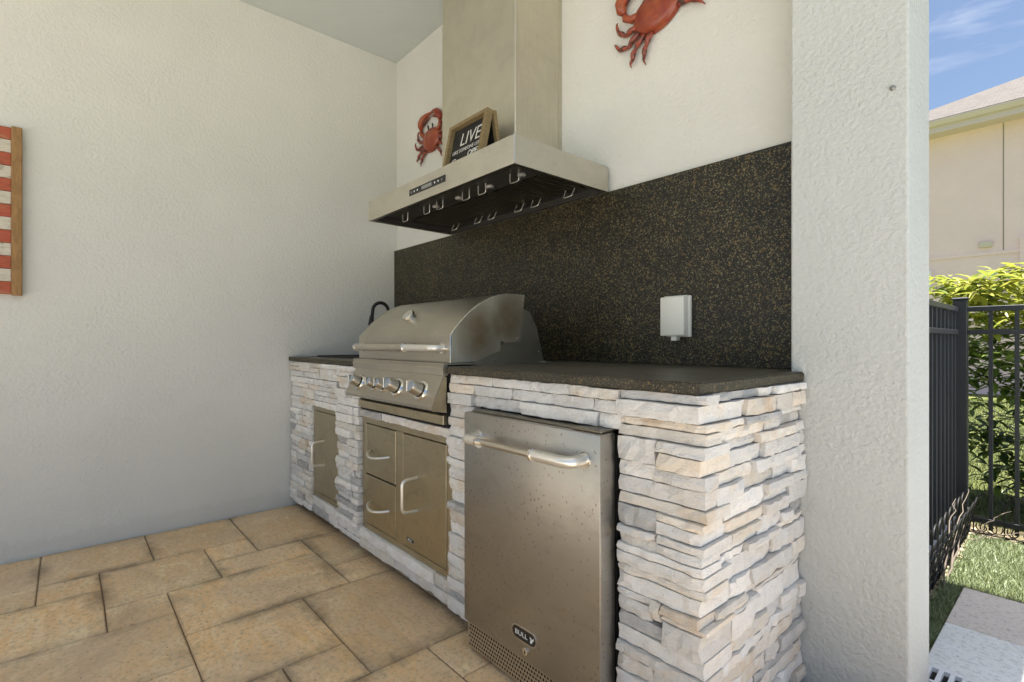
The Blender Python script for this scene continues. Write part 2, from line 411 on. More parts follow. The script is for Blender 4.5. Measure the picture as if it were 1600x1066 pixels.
for k in range(-1, 19):
    for i in range(0, 18):
        if (i, k) in used: continue
        opts = [(3,2),(2,3),(2,2),(2,2),(1,2),(2,1),(3,2),(1,1)]; rt.shuffle(opts); opts.append((1,1))
        for a, b in opts:
            cells = [(i+p, k+q) for p in range(a) for q in range(b)]
            if all(c not in used and c[0] < 18 and c[1] < 19 for c in cells):
                used.update(cells); tiles.append((i, i+a, k, k+b)); break
for (i0, i1, k0, k1) in tiles:
    x0, x1, y0, y1 = GX(i0)+.0014, GX(i1)-.0014, GY(k1)+.0014, min(GY(k0)-.002, -.50)
    zt = rt.uniform(-.0012, .0012)
    bm = B((x0, x1, y0, y1, -.0130, zt), bev=.0035)
    for v in bm.verts:
        v.co.x += noise.noise(v.co*9)*.002; v.co.y += noise.noise(v.co*9+Vector((5,5,5)))*.002
        if v.co.z > -.004: v.co.z += (v.co.x-x0)*rt.uniform(-.0004, .0004)
    obj('tile', bm, M['trav'], flo)

# outside paving, turf, drain
pav = obj('patio_base', B((2.94, 5.2, -.0, 1.108, -.10, -.043)), M['joint'], kind='structure')
py = [(.702, 1.106, 'paver_pink'), (.325, .698, 'paver_white')]
for (y0, y1, mk) in py:
    x = 2.942
    for n_ in (0, 1, 2):
        ww = (.62, .41, .62)[n_]
        if mk == 'paver_pink': ww = (.61, .61, .61)[n_]
        obj('paver', B((x, x+ww-.003, y0, y1, -.043, -.03), bev=.002), M[mk], pav); x += ww
dr = thing('channel_drain', 'white slotted channel drain grate along the pale patio pavers', 'drain', (3.5, .27, -.04))
bm = B((2.95, 4.1, .312, .322, -.042, -.027), (2.95, 4.1, .222, .232, -.042, -.027)); x = 2.955
obj('rim', bm, M['white_out'], dr); mb = None
for i in range(40):
    o = obj('bar', B((x, x+.012, .2325, .3115, -.042, -.0275)), M['white_out'], dr) if mb is None else None
    if o: mb = o.data; ox = x
    else:
        o = bpy.data.objects.new('bar', mb); COL.objects.link(o); o.parent = dr; o.location = (x-ox, 0, 0)
    x += .0285
obj('channel', B((2.952, 4.098, .2325, .3115, -.0428, -.0415)), M['flat_black'], dr)
bed = obj('flower_bed', B((2.55, 6.4, .13, 2.30, -.10, -.060)), M['soil'], kind='structure')
obj('turf_base', B((2.86, 5.6, .127, 1.99, -.066, -.046)), M['turf_base'], kind='structure')
rg = random.Random(3); vv, ff = [], []
for i in range(95000):
    x = rg.uniform(2.86, 4.6); y = rg.uniform(.13, 1.985)
    if x > 2.935 and y < 1.112: continue
    h = rg.uniform(.014, .028)*(1.1 if y < 1 else 1); a = rg.uniform(0, 6.28); d = .0018
    wx, wy = math.cos(a)*d, math.sin(a)*d; lx, ly = rg.gauss(0, .010)+.003, rg.gauss(0, .010)
    b0 = len(vv); vv += [(x-wx, y-wy, -.048), (x+wx, y+wy, -.048), (x+lx, y+ly, -.048+h)]; ff.append((b0, b0+1, b0+2))
me = bpy.data.meshes.new('artificial_turf'); me.from_pydata(vv, [], ff); me.materials.append(M['blade'])
o = bpy.data.objects.new('artificial_turf', me); COL.objects.link(o); o['kind'] = 'stuff'
tag(o, 'short pale green artificial grass between the fence and the patio pavers', 'grass')
# lawn blades beyond the fence
vv, ff = [], []
for i in range(60000):
    x = rg.uniform(1.6, 6); y = 2.2+rg.random()**1.6*9
    h = rg.uniform(.03, .07); a = rg.uniform(0, 6.28); d = .003
    wx, wy = math.cos(a)*d, math.sin(a)*d
    b0 = len(vv); vv += [(x-wx, y-wy, -.09), (x+wx, y+wy, -.09), (x+rg.gauss(0, .02), y+rg.gauss(0, .02), -.09+h)]; ff.append((b0, b0+1, b0+2))
me = bpy.data.meshes.new('lawn_grass'); me.from_pydata(vv, [], ff)
mm = mat('lawn_blades', (.10, .12, .04), .5); me.materials.append(mm)
o = bpy.data.objects.new('lawn_grass', me); COL.objects.link(o); o['kind'] = 'stuff'
tag(o, 'sunlit yellow green lawn grass beyond the metal fence', 'lawn')
# dry litter on the bed edge
bm = bmesh.new()
for i in range(900):
    if i % 3: x = rg.uniform(2.80, 4.4); y = rg.uniform(1.99, 2.12)
    else: x = rg.uniform(2.78, 2.87); y = rg.uniform(.9, 2.05)
    c = Vector((x, y, -.054+rg.random()*.014)); a = rg.uniform(0, 6.28); l = rg.uniform(.01, .03)
    d = Vector((math.cos(a), math.sin(a), rg.uniform(-.3, .3)))*l; e = Vector((-math.sin(a), math.cos(a), rg.uniform(-.4, .4)))*l*.4
    bm.faces.new([bm.verts.new(c-d), bm.verts.new(c+e), bm.verts.new(c+d), bm.verts.new(c-e)])
o = obj('leaf_litter', bm, mat('dry_leaf', (.42, .33, .22), .8), kind='stuff'); tag(o, 'dry leaves and mulch scattered along the base of the fence', 'leaf litter')

# ------------------------------------------------------------------ counter
cnt = thing('stone_counter', 'outdoor kitchen counter faced in white stacked ledgestone with dark granite top', 'counter', (1.4, -.37, 0))
FB = -.700
obj('core', B((.002, 1.0, FB, -.002, .05, .900), (1.0, 1.755, FB, -.002, .05, .66), (1.755, 1.93, FB, -.002, .05, .900),
              (1.93, 2.513, -.10, -.002, .05, .900), (2.513, 2.695, FB, -.002, 0, .900), (2.695, 2.722, FB, -DC-.002, 0, .900), (1.93, 2.513, FB, -.10, .815, .900)), M['gap'], cnt)
obj('toe_base', B((.002, 1.93, -.66, -.01, 0, .05)), M['gap'], cnt)
# countertop slabs
def slab(*boxes): return B(*boxes, bev=.004, seg=2)
ct = slab((.002, .975, -D_, -.003, .904, .93)); ct2 = slab((1.758, 2.695, -D_, -.003, .904, .931))
bm = slab((.002, .972, -D_, -.003, .904, .930), (.9725, 1.757, -.20, -.003, .904, .930))
o = obj('countertop', bm, [M['granite_top'], M['granite_edge']], cnt); ct.free(); ct2.free()
bm = bmesh.new(); prism([(1.758, -D_), (L_, -D_), (L_, -DC-.001), (2.698, -DC-.001), (2.698, -.003), (1.758, -.003)], 2, .9038, .9315, bm)
bmesh.ops.bevel(bm, geom=[e for e in bm.edges], offset=.004, segments=2, affect='EDGES')
o2 = obj('countertop', bm, [M['granite_top'], M['granite_edge']], cnt)
for oo in (o, o2):
    for p in oo.data.polygons: p.material_index = 0 if p.normal.z > .8 else 1

# ledgestones
rs = random.Random(21)
def stone(u0, u1, z0, z1, prot, face, mk, wrap=0):
    """face 'F': u is x, outer face toward -y; face 'S': u is y, outer face toward +x"""
    ln = u1-u0; j = .0012
    if face == 'F': bx = (u0+j, u1-j+wrap, -.732-prot, -.699, z0+.0016, z1-.0016)
    else: bx = (2.714, 2.729+prot, u0+j, u1-j, z0+.0016, z1-.0016)
    nx, ny, nz = [max(1, s) for s in ((min(11, int(ln/.024)+1), 1, 2) if face == 'F' else (1, min(11, int(ln/.024)+1), 2))]
    bm = bmesh.new(); V = {}
    def gv(i, j_, k):
        if (i, j_, k) not in V:
            x = bx[0]+(bx[1]-bx[0])*i/nx; y = bx[2]+(bx[3]-bx[2])*j_/ny; z = bx[4]+(bx[5]-bx[4])*k/nz
            p = Vector((x, y, z)); q = noise.noise_vector(p*43+Vector((prot*900, 0, 0)))
            w_ = noise.noise(Vector((x*7, y*7, z*3)))*.0018
            out = (j_ == 0) if face == 'F' else (i == nx)
            amp = .0072 if out else .0022
            d = Vector((q.x*amp, q.y*amp, q.z*.0022 + w_))
            if (k in (0, nz)) and out:       # chamfer at the outer lips
                ins = .0022*(.5+rs.random()); d += Vector((0, ins, 0)) if face == 'F' else Vector((-ins, 0, 0))
            if out and ((i in (0, nx)) if face == 'F' else (j_ in (0, ny))):
                ins = .004*(.4+rs.random()); d += Vector((0, ins, 0)) if face == 'F' else Vector((-ins, 0, 0))
            V[(i, j_, k)] = bm.verts.new(p+d)
        return V[(i, j_, k)]
    for i in range(nx):
        for k in range(nz):
            bm.faces.new((gv(i,0,k), gv(i+1,0,k), gv(i+1,0,k+1), gv(i,0,k+1))); bm.faces.new((gv(i,ny,k), gv(i,ny,k+1), gv(i+1,ny,k+1), gv(i+1,ny,k)))
    for j_ in range(ny):
        for k in range(nz):
            bm.faces.new((gv(0,j_,k), gv(0,j_,k+1), gv(0,j_+1,k+1), gv(0,j_+1,k))); bm.faces.new((gv(nx,j_,k), gv(nx,j_+1,k), gv(nx,j_+1,k+1), gv(nx,j_,k+1)))
    for i in range(nx):
        for j_ in range(ny):
            bm.faces.new((gv(i,j_,0), gv(i,j_+1,0), gv(i+1,j_+1,0), gv(i+1,j_,0))); bm.faces.new((gv(i,j_,nz), gv(i+1,j_,nz), gv(i+1,j_+1,nz), gv(i,j_+1,nz)))
    return obj('stone', bm, M[mk], cnt)
def pick():
    r = rs.random(); return 'st_white' if r < .68 else 'st_cream' if r < .87 else 'st_tan' if r < .92 else 'st_grey'
def fill(u0, u1, rows, face, lo=.09, hi=.28, skip=None, pmax=.026):
    """rows: list of z boundaries from the top down; coursed random ledge stones, a few two courses high"""
    st = .01; n = int(round((u1-u0)/st)); occ = [[False]*n for _ in rows[:-1]]
    for r in range(len(rows)-1):
        i = 0
        while i < n:
            if occ[r][i] or (skip and skip(u0+(i+.5)*st, (rows[r]+rows[r+1])/2)): i += 1; continue
            ln = int(rs.uniform(lo, hi)/st); e = i
            while e < n and e-i < ln and not occ[r][e] and not (skip and skip(u0+(e+.5)*st, (rows[r]+rows[r+1])/2)): e += 1
            if e < n and n-e < 4 and not occ[r][e]: e = n
            e = min(e, n)
            hh = 1
            if r+2 < len(rows) and rows[r]-rows[r+2] < .062 and rs.random() < .20 and not any(occ[r+1][i:e]) and not (skip and any(skip(u0+(q+.5)*st, (rows[r+1]+rows[r+2])/2) for q in range(i, e))): hh = 2
            for q in range(i, e):
                for t in range(hh): occ[r+t][q] = True
            stone(u0+i*st, u0+e*st, rows[r+hh], rows[r], rs.uniform(0, pmax), face, pick())
            i = e
def mkrows(z1, z0, lo=.022, hi=.042):
    z = [z1]
    while z[-1]-z0 > hi: z.append(z[-1]-rs.uniform(lo, hi))
    z[-1] = z0 if z[-1]-z0 < lo*.6 else z[-1]
    if z[-1] != z0: z.append(z0)
    return z
# right corner: courses read along the corner edge
CZ = [.903,.8795,.8372,.8167,.788,.7607,.7212,.6884,.6475,.6188,.5983,.5683,.5465,.5219,.5014,.47,.4496,.4086,.3854,.3731,.3131,.275,.245,.205,.165,.14,.098,.062,.03,.002]
split = {4:2.63, 5:2.635, 6:2.625, 9:2.63, 10:2.63, 11:2.632, 12:2.63, 17:2.64, 18:2.645, 19:2.645, 22:2.62, 25:2.66}
tone = {2:'st_tan', 5:'st_tan', 9:'st_cream', 17:'st_tan', 18:'st_tan', 3:'st_cream', 8:'st_cream', 15:'st_cream'}
for r in range(len(CZ)-1):
    z1, z0 = CZ[r], CZ[r+1]; xs = split.get(r); pr = rs.uniform(.002, .022)
    wrap = rs.uniform(-.004, .014)
    if xs is None: xs = 2.517
    cs = stone(xs, 2.744, z0, z1, pr, 'F', tone.get(r, 'st_white'), wrap)
    bmx = bmesh.new(); bmx.from_mesh(cs.data)      # the corner stone is deep: its end shows on the side face
    back = rs.choice((.05, .07, .10, .12))
    wl = wloc(cs)
    for v in bmx.verts:
        if v.co.y+wl.y > -.71: v.co.y += back-.03 + rs.uniform(-.003, .003)
    bmx.to_mesh(cs.data); bmx.free()
    split[('b', r)] = -.699+back-.03
cornerback = [split[('b', r)] for r in range(len(CZ)-1)]
# left halves of the split courses
fill(2.517, 2.63, [.788, .765, .727, .6884], 'F', .08, .12)
stone(2.517, 2.63, .567, .6188, .012, 'F', 'st_grey'); stone(2.517, 2.63, .548, .5665, .02, 'F', 'st_white'); stone(2.517, 2.63, .5019, .547, .006, 'F', 'st_cream')
stone(2.517, 2.612, .388, .4086, .012, 'F', 'st_white'); stone(2.613, 2.643, .365, .4086, .02, 'F', 'st_cream'); stone(2.517, 2.612, .350, .387, .008, 'F', 'st_white'); stone(2.517, 2.643, .3131, .3495, .006, 'F', 'st_grey')
stone(2.517, 2.62, .205, .245, .012, 'F', 'st_cream'); stone(2.517, 2.66, .098, .14, .012, 'F', 'st_white')
fill(1.76, 2.52, [.903, .872, .838], 'F', .12, .26, pmax=.014)
fill(1.90, 2.52, [.838, .799], 'F', .2, .36, pmax=.016)
# side face
def side_skip(u, z):
    for r in range(len(CZ)-1):
        if CZ[r+1] <= z <= CZ[r]: return u < cornerback[r]
    return False
fill(-.70, -.13, CZ, 'S', .07, .30, side_skip, .028)
# between the grill unit and the fridge, left of the grill, and the strips round the doors
fill(1.76, 1.90, mkrows(.838, .052, .026, .048), 'F', .14, .16, pmax=.026)
fill(1.0, 1.76, [.703, .668], 'F', .2, .34, pmax=.01)
fill(.735, 1.0, mkrows(.903, .052, .026, .044), 'F', .12, .26, pmax=.022)
fill(.01, .735, mkrows(.903, .662, .024, .036), 'F', .12, .28, pmax=.016)
fill(.01, .362, mkrows(.662, .052, .024, .042), 'F', .10, .24, pmax=.016)
fill(.362, .735, [.148, .098, .052], 'F', .2, .36, pmax=.012)
fill(1.0, 1.76, [.140, .095, .052], 'F', .24, .40, pmax=.012)

obj('mounting_clip', lathe([(0, .008), (.004, .008), (.005, .003)], (2.745, -.19, .878), (1, 0, 0), 10), M['bark'], cnt)

bs = obj('backsplash', B((.002, 2.698, -.020, -.0015, .933, 1.6732), bev=.0015), M['granite']); tag(bs, 'dark speckled granite backsplash slab on the wall behind the grill', 'backsplash')

# ------------------------------------------------------------------ handles
def dhandle(parent, x, z0, z1, y, out, r=.0055):
    pts = ease([(x, y, z0), (x, y-out, z0+.004), (x, y-out, z1-.004), (x, y, z1)], .022, 5)
    h = obj('handle', tube(pts, r, 8), M['handle'], parent, smooth=True)
    return h
def whandle(parent, x0, x1, z, y, out, r=.0055):
    n = 12; pts = [(x0+(x1-x0)*i/n, y-out*math.sin(math.pi*i/n)**.6, z-.012*math.sin(math.pi*i/n)) for i in range(n+1)]
    return obj('handle', tube(pts, r, 8), M['handle'], parent, smooth=True)
# small door
sdr = thing('access_door', 'single narrow stainless access door left of the grill in the stone counter', 'cabinet door', (.55, -.70, .15))
obj('frame', B((.364, .734, -.722, -.699, .150, .175), (.364, .734, -.722, -.699, .634, .660), (.364, .388, -.722, -.699, .1752, .6338), (.710, .734, -.722, -.699, .1752, .6338), bev=.001), M['door_steel'], sdr)
d = obj('door', B((.391, .707, -.7235, -.701, .178, .631), bev=.0015), M['door_steel'], sdr)
dhandle(d, .527, .345, .478, -.7235, .068)
# double unit
du = thing('drawer_and_door_unit', 'wide stainless cabinet under the grill with two drawers beside a door', 'cabinet', (1.38, -.70, .14))
obj('frame', B((1.005, 1.757, -.722, -.699, .141, .166), (1.005, 1.757, -.722, -.699, .640, .666), (1.005, 1.040, -.722, -.699, .1662, .6398), (1.722, 1.757, -.722, -.699, .1662, .6398), (1.332, 1.392, -.722, -.699, .1662, .6398), bev=.001), M['door_steel'], du)
for z0, z1 in ((.170, .397), (.404, .636)):
    dd = obj('drawer', B((1.043, 1.329, -.7235, -.701, z0, z1), bev=.002), M['door_steel'], du)
    whandle(dd, 1.09, 1.275, (z0+z1)/2-.01+.005, -.7235, .045)
d = obj('door', B((1.396, 1.718, -.7235, -.701, .170, .636), bev=.002), M['door_steel'], du)
dhandle(d, 1.512, .340, .474, -.7235, .070, .0065)
def badge(parent, x, z, w_, h_, y):
    def oval(a, b):
        pts = []; rr = b
        for i in range(9): t = -math.pi/2+math.pi*i/8; pts.append((x+a-rr+rr*math.cos(t), z+rr*math.sin(t)))
        for i in range(9): t = math.pi/2+math.pi*i/8; pts.append((x-a+rr+rr*math.cos(t), z+rr*math.sin(t)))
        return pts
    b = obj('badge', prism(oval(w_/2, h_/2), 1, y, y-.002), M['polished'], parent)
    bp = obj('badge_face', prism(oval(w_/2-.0025, h_/2-.0025), 1, y-.0015, y-.0026), M['panel_black'], parent)
    return b
badge(du, 1.458, .205, .064, .021, -.7235); text('badge_lettering', 'BULL', .013, (1.456, -.7265, .205), M['print'], du, sx=1.2, depth=.0003)

# ------------------------------------------------------------------ fridge
fr = thing('refrigerator', 'stainless under-counter refrigerator with bar handle in the stone counter', 'refrigerator', (2.22, -.45, .0))
obj('cabinet', B((1.955, 2.505, -.728, -.15, .02, .785)), M['rubber'], fr)
obj('gasket', B((1.96, 2.50, -.7375, -.7285, .105, .783)), M['flat_black'], fr)
d = obj('door', B((1.938, 2.508, -.80, -.738, .106, .790), bev=.004, seg=2), M['fridge_steel'], fr, smooth=True)
obj('hinge_cap', B((2.40, 2.50, -.785, -.70, .7905, .798), bev=.002), M['dark_steel'], fr)
obj('top_trim', B((1.950, 2.395, -.775, -.70, .7905, .796), bev=.001), M['dark_steel'], fr)
yb = -.80; zh = .722
h = obj('handle', tube([(2.05, yb-.060, zh), (2.38, yb-.060, zh)], .0095, 14), M['satin'], d, smooth=True)
for xe, xi in ((2.022, 2.096), (2.458, 2.330)):
    obj('handle_elbow', tube(ease([(xe, yb, zh), (xe, yb-.060, zh), (xi, yb-.060, zh)], .045, 8), .0155, 16), M['handle'], h, smooth=True)
    obj('collar', tube([(xi-.004, yb-.060, zh), (xi+.004, yb-.060, zh)], .0185, 16), M['polished'], h, smooth=True)
    obj('handle_flange', lathe([(0, .021), (.004, .020)], (xe, yb, zh), (0, -1, 0), 18), M['polished'], h, smooth=True)
badge(fr, 2.232, .178, .104, .040, yb); text('badge_lettering', 'BULL', .019, (2.222, yb-.003, .178), M['print'], fr, sx=1.25, depth=.0003)
hp = [(2.259,.170),(2.262,.178),(2.258,.186),(2.262,.185),(2.266,.182),(2.271,.183),(2.274,.188),(2.275,.181),(2.270,.176),(2.266,.169)]
obj('bull_head_emblem', prism(hp, 1, yb-.0024, yb-.0034), M['print'], fr)
lk = obj('lock', lathe([(0, .011), (.003, .011), (.004, .008)], (2.238, yb, .134), (0, -1, 0), 16), M['polished'], fr, smooth=True)
obj('key_slot', B((2.2370, 2.2392, yb-.0052, yb-.0038, .129, .139)), M['flat_black'], lk)
kp = obj('kick_grille', B((1.945, 2.505, -.79, -.77, .020, .101), bev=.001), M['satin'], fr)
bm = bmesh.new()
for a in range(46):
    for b in range(6):
        x = 1.958+a*.0118+(.0059 if b % 2 else 0); z = .030+b*.0125
        if x < 2.495: prism([(x+.0036*math.cos(t), z+.0040*math.sin(t)) for t in (0, .79, 1.57, 2.36, 3.14, 3.93, 4.71, 5.5)], 1, -.7898, -.7906, bm)
obj('vent_hole_discs', bm, M['flat_black'], kp, kind='stuff')  # raised black discs; the shade inside the perforations is their colour

# ------------------------------------------------------------------ grill
gr = thing('gas_grill', 'built-in stainless gas grill with domed lid, bar handle and five knobs', 'grill', (1.37, -.5, .70))
X0, X1 = .975, 1.752; YF = -.725
prof = [(YF, .944), (YF, 1.047)]
arc = [(-.712,1.062),(-.690,1.086),(-.668,1.107),(-.643,1.130),(-.610,1.155),(-.575,1.177),(-.538,1.195),(-.500,1.207),(-.457,1.214),(-.41,1.217),(-.356,1.217)]
outer = prof+arc
bm = bmesh.new(); th = .004
rowA = [[bm.verts.new((x, y, z)) for (y, z) in outer] for x in (X0+.003, X1-.003)]
for i in range(len(outer)-1): bm.faces.new((rowA[0][i], rowA[1][i], rowA[1][i+1], rowA[0][i+1]))
inn = [[bm.verts.new((x, y+.004 if z < 1.06 else y+.002, z-.003 if z > 1.06 else z)) for (y, z) in outer] for x in (X0+.003, X1-.003)]
for i in range(len(outer)-1): bm.faces.new((inn[0][i], inn[0][i+1], inn[1][i+1], inn[1][i]))
for s in (0, 1):
    for i in range(len(outer)-1): bm.faces.new((rowA[s][i], rowA[s][i+1], inn[s][i+1], inn[s][i]))
for i in (0, len(outer)-1): bm.faces.new((rowA[0][i], rowA[1][i], inn[1][i], inn[0][i]))
lid = obj('lid', bm, M['steel'], gr, smooth=True)
sidep = [(YF-.001, .944)]+[(YF-.001, 1.048)]+[(y-.0006, z+.0012) for y, z in arc]+[(-.383,1.021),(-.470,1.018),(-.476,1.024),(-.484,1.024),(-.489,1.016),(-.489,.986),(-.613,.946)]
for (a, b, lb) in ((X1-.003, X1, 'end plate stained brown by heat'), (X0, X0+.003, None)):
    obj('end_plate', prism(sidep, 0, a, b), M['lid_side'], gr, label=lb)
# bright rolled lip along the right edge
obj('edge_trim', tube([(X1-.001, y-.001, z+.001) for y, z in [(YF, .944)]+[(YF, 1.047)]+arc], .0024, 6), M['polished'], gr, smooth=True)
obj('rear_housing', prism([(-.60,.931),(-.60,.96),(-.52,1.0),(-.40,1.10),(-.345,1.160),(-.305,1.150),(-.263,1.080),(-.222,.940),(-.222,.931)], 0, X0+.03, X1-.024), M['steel'], gr)
obj('side_flange', B((1.740, 1.765, -.62, -.205, .9315, .9345), (X0-.012, X0+.012, -.62, -.205, .9315, .9345), (X0, X1, -.235, -.202, .9315, .938)), M['steel'], gr)
for (y, z) in ((-.395,1.035),(-.292,1.11),(-.262,1.03),(-.248,.98),(-.5,.945)): obj('screw', lathe([(-.001, .0055), (.002, .004)], (1.7515 if y == -.395 else 1.728, y, z), (1, 0, 0), 8), M['polished'], gr)
# front strip and slanted control panel
obj('front_strip', prism([(-.742,.936),(-.758,.936),(-.764,.925),(-.760,.899),(-.742,.899)], 0, .985, 1.756), M['steel'], gr)
obj('ledge', B((.985, 1.757, -.760, -.60, .9365, .9425)), M['steel'], gr)
cp = obj('control_panel', prism([(-.748,.8985),(-.758,.8985),(-.808,.786),(-.806,.774),(-.79,.772),(-.748,.772)], 0, 1.008, 1.750), M['steel'], gr)
for x in (1.0045, 1.7505): obj('panel_cheek', prism([(-.745,.893),(-.754,.893),(-.808,.786),(-.806,.772),(-.745,.762)], 0, x, x+.003), M['door_steel'], gr)
obj('grease_tray', B((1.02, 1.742, -.752, -.69, .716, .751), bev=.002), M['door_steel'], gr)
obj('burner_box', B((1.01, 1.75, -.735, -.21, .705, .928)), M['flat_black'], gr)
pn = Vector((0, -.1125, -.050)).normalized()*-1; pn = Vector((0, -.914, .406)).normalized()
def paneldot(x, z): # point on the slanted face
    t = (.8985-z)/(.8985-.786); return Vector((x, -.758-.050*t, z))
kx = [(1.115, 1.12), (1.270, .98), (1.352, .98), (1.462, 1.25), (1.645, 1.25)]
for x, s in kx:
    P = paneldot(x, .838)
    k = obj('knob', lathe([(.006, .020*s), (.012, .0215*s), (.038*s, .0195*s), (.043*s, .018*s), (.044*s, .001)], P, pn, 22), M['satin'], gr, smooth=True)
    obj('bezel', lathe([(-.001, .033*s), (.003, .033*s), (.008, .029*s), (.009, .022*s)], P, pn, 24), M['polished'], k, smooth=True)
    obj('seal_ring', lathe([(.0092, .0225*s), (.012, .0225*s)], P, pn, 20), M['rubber'], k)
    obj('grip_ridge', B((x-.003*s, x+.003*s, P.y-.052*s, P.y-.020, P.z+.002, P.z+.034*s), bev=.001), M['polished'], k)
# lid handle: brushed grip left, polished tube right
hy, hz = YF-.048, .998
hd = obj('handle', tube(ease([(1.02, YF, hz), (1.02, hy, hz), (1.70, hy, hz), (1.70, YF, hz)], .03, 6), .0145, 14), M['handle'], gr, smooth=True)
obj('grip', tube([(1.05, hy, hz), (1.49, hy, hz)], .0155, 14), M['satin'], hd, smooth=True)
for xx in (1.05, 1.495): obj('collar', tube([(xx-.004, hy, hz), (xx+.004, hy, hz)], .0185, 16), M['polished'], hd, smooth=True)
for xx in (1.02, 1.70): obj('handle_flange', lathe([(0, .023), (.005, .022)], (xx, YF, hz), (0, -1, 0), 16), M['polished'], gr, smooth=True)
# thermometer
tn = Vector((0, -.72, .69)).normalized()
obj('thermometer', lathe([(-.004, .026), (.006, .026), (.010, .030), (.020, .030), (.023, .026), (.022, .001)], (1.312, -.640, 1.128), tn, 22), M['polished'], gr, smooth=True)

# ------------------------------------------------------------------ sink and faucet
sk = thing('sink', 'black rimmed drop-in sink at the left end of the counter', 'sink', (.45, -.38, .93))
obj('rim', B((.14, .76, -.62, -.60, .930, .939), (.14, .76, -.20, -.18, .930, .939), (.14, .16, -.5998, -.2002, .930, .939), (.74, .76, -.5998, -.2002, .930, .939), bev=.001), M['rubber'], sk)
obj('cover', B((.161, .739, -.599, -.201, .930, .934)), M['flat_black'], sk)
fc = thing('faucet', 'black gooseneck faucet standing behind the left end of the grill', 'faucet', (.3, -.25, .93))
n = 14; pts = [(.33, -.235, .93), (.33, -.235, 1.05), (.33, -.235, 1.20)]+[(.33, -.287-.052*math.cos(math.pi-math.pi*i/n)*-1*-1, 1.215+.055*math.sin(math.pi*i/n)) for i in range(n+1)]
pts = [(.33, -.235, .93), (.33, -.235, 1.05), (.33, -.235, 1.19)]+[(.33, -.290+.055*math.cos(math.pi*i/n), 1.212+.058*math.sin(math.pi*i/n)) for i in range(n+1)]+[(.33, -.350, 1.17)]
obj('spout', tube(pts, .0105, 12), M['rubber'], fc, smooth=True)
obj('spray_head', tube([(.33, -.350, 1.185), (.33, -.354, 1.15), (.33, -.358, 1.125)], [.0125, .0155, .017], 12), M['rubber'], fc, smooth=True)
obj('base', lathe([(0, .026), (.012, .026), (.016, .018), (.07, .016)], (.33, -.235, .93), (0, 0, 1), 16), M['rubber'], fc, smooth=True)
obj('lever', tube([(.33, -.235, .985), (.375, -.235, 1.0)], .006, 8), M['rubber'], fc, smooth=True)

# ------------------------------------------------------------------ hood
hd_ = thing('range_hood', 'stainless chimney range hood mounted on the wall over the grill', 'range hood', (1.33, -.28, 1.6732))
hx0, hx1, hyf, hz0, hz1 = .7292, 1.9198, -.5616, 1.6732, 1.7809
bm = bmesh.new(); t = .004
prism([(hx0, hyf), (hx1, hyf), (hx1, -.021), (hx1-t, -.021), (hx1-t, hyf+t), (hx0+t, hyf+t), (hx0+t, -.021), (hx0, -.021)], 2, hz0, hz1-.0005, bm)
B((hx0+t, hx1-t, hyf+t, -.0215, hz1-.005, hz1-.001), bm=bm)
obj('canopy', bm, M['hood_steel'], hd_)
obj('edge_trim', tube([(hx1, hyf, hz0+.002), (hx1, hyf, hz1-.002)], .0018, 6), M['polished'], hd_)
obj('bottom_lip', B((hx0+.0045, hx1-.0045, hyf+.0045, hyf+.022, hz0+.001, hz0+.004), (hx0+.0045, hx0+.022, hyf+.0222, -.022, hz0+.001, hz0+.004), (hx1-.022, hx1-.0045, hyf+.0222, -.022, hz0+.001, hz0+.004)), M['dark_steel'], hd_)
up = .028
obj('cavity_shade_liner', B((hx0+.0046, hx0+.0085, hyf+.006, -.0225, hz0+.0045, hz0+.10), (hx1-.0085, hx1-.0046, hyf+.006, -.0225, hz0+.0045, hz0+.10), (hx0+.009, hx1-.009, hyf+.0046, hyf+.0085, hz0+.0045, hz0+.10), (hx0+.0015, hx1-.0015, -.033, -.0215, hz0+.0005, hz0+.09)), M['cav'], hd_)  # added liner, near-black so the cavity's shade sits in its colour
obj('underside_panel', B((hx0+.0225, hx1-.0225, hyf+.0225, -.345, hz0+up, hz0+up+.004), (hx0+.0225, .838, -.3448, -.022, hz0+up, hz0+up+.004), (1.832, hx1-.0225, -.3448, -.022, hz0+up, hz0+up+.004), (.838, 1.832, -.07, -.022, hz0+up, hz0+up+.004)), M['cav'], hd_)
for x in (1.164, 1.36, 1.595, 1.80):
    k = obj('lamp', lathe([(0, .017), (.005, .018), (.009, .014)], (x-.02, -.40, hz0+up), (0, 0, -1), 18), M['handle'], hd_, smooth=True)
    obj('lamp_lens', lathe([(.0092, .011), (.0105, .009)], (x-.02, -.40, hz0+up), (0, 0, -1), 16), M['lens'], k, smooth=True)
def loop(parent, x, y, lean):
    z = hz0+up
    pts = ease([(x-.026, y, z), (x-.026, y-lean, z-.040), (x+.026, y-lean, z-.040), (x+.026, y, z)], .010, 4)
    obj('filter_handle', tube(pts, .0023, 6), M['handle'], parent, smooth=True)
fx = [(.842, 1.170), (1.174, 1.500), (1.504, 1.830)]
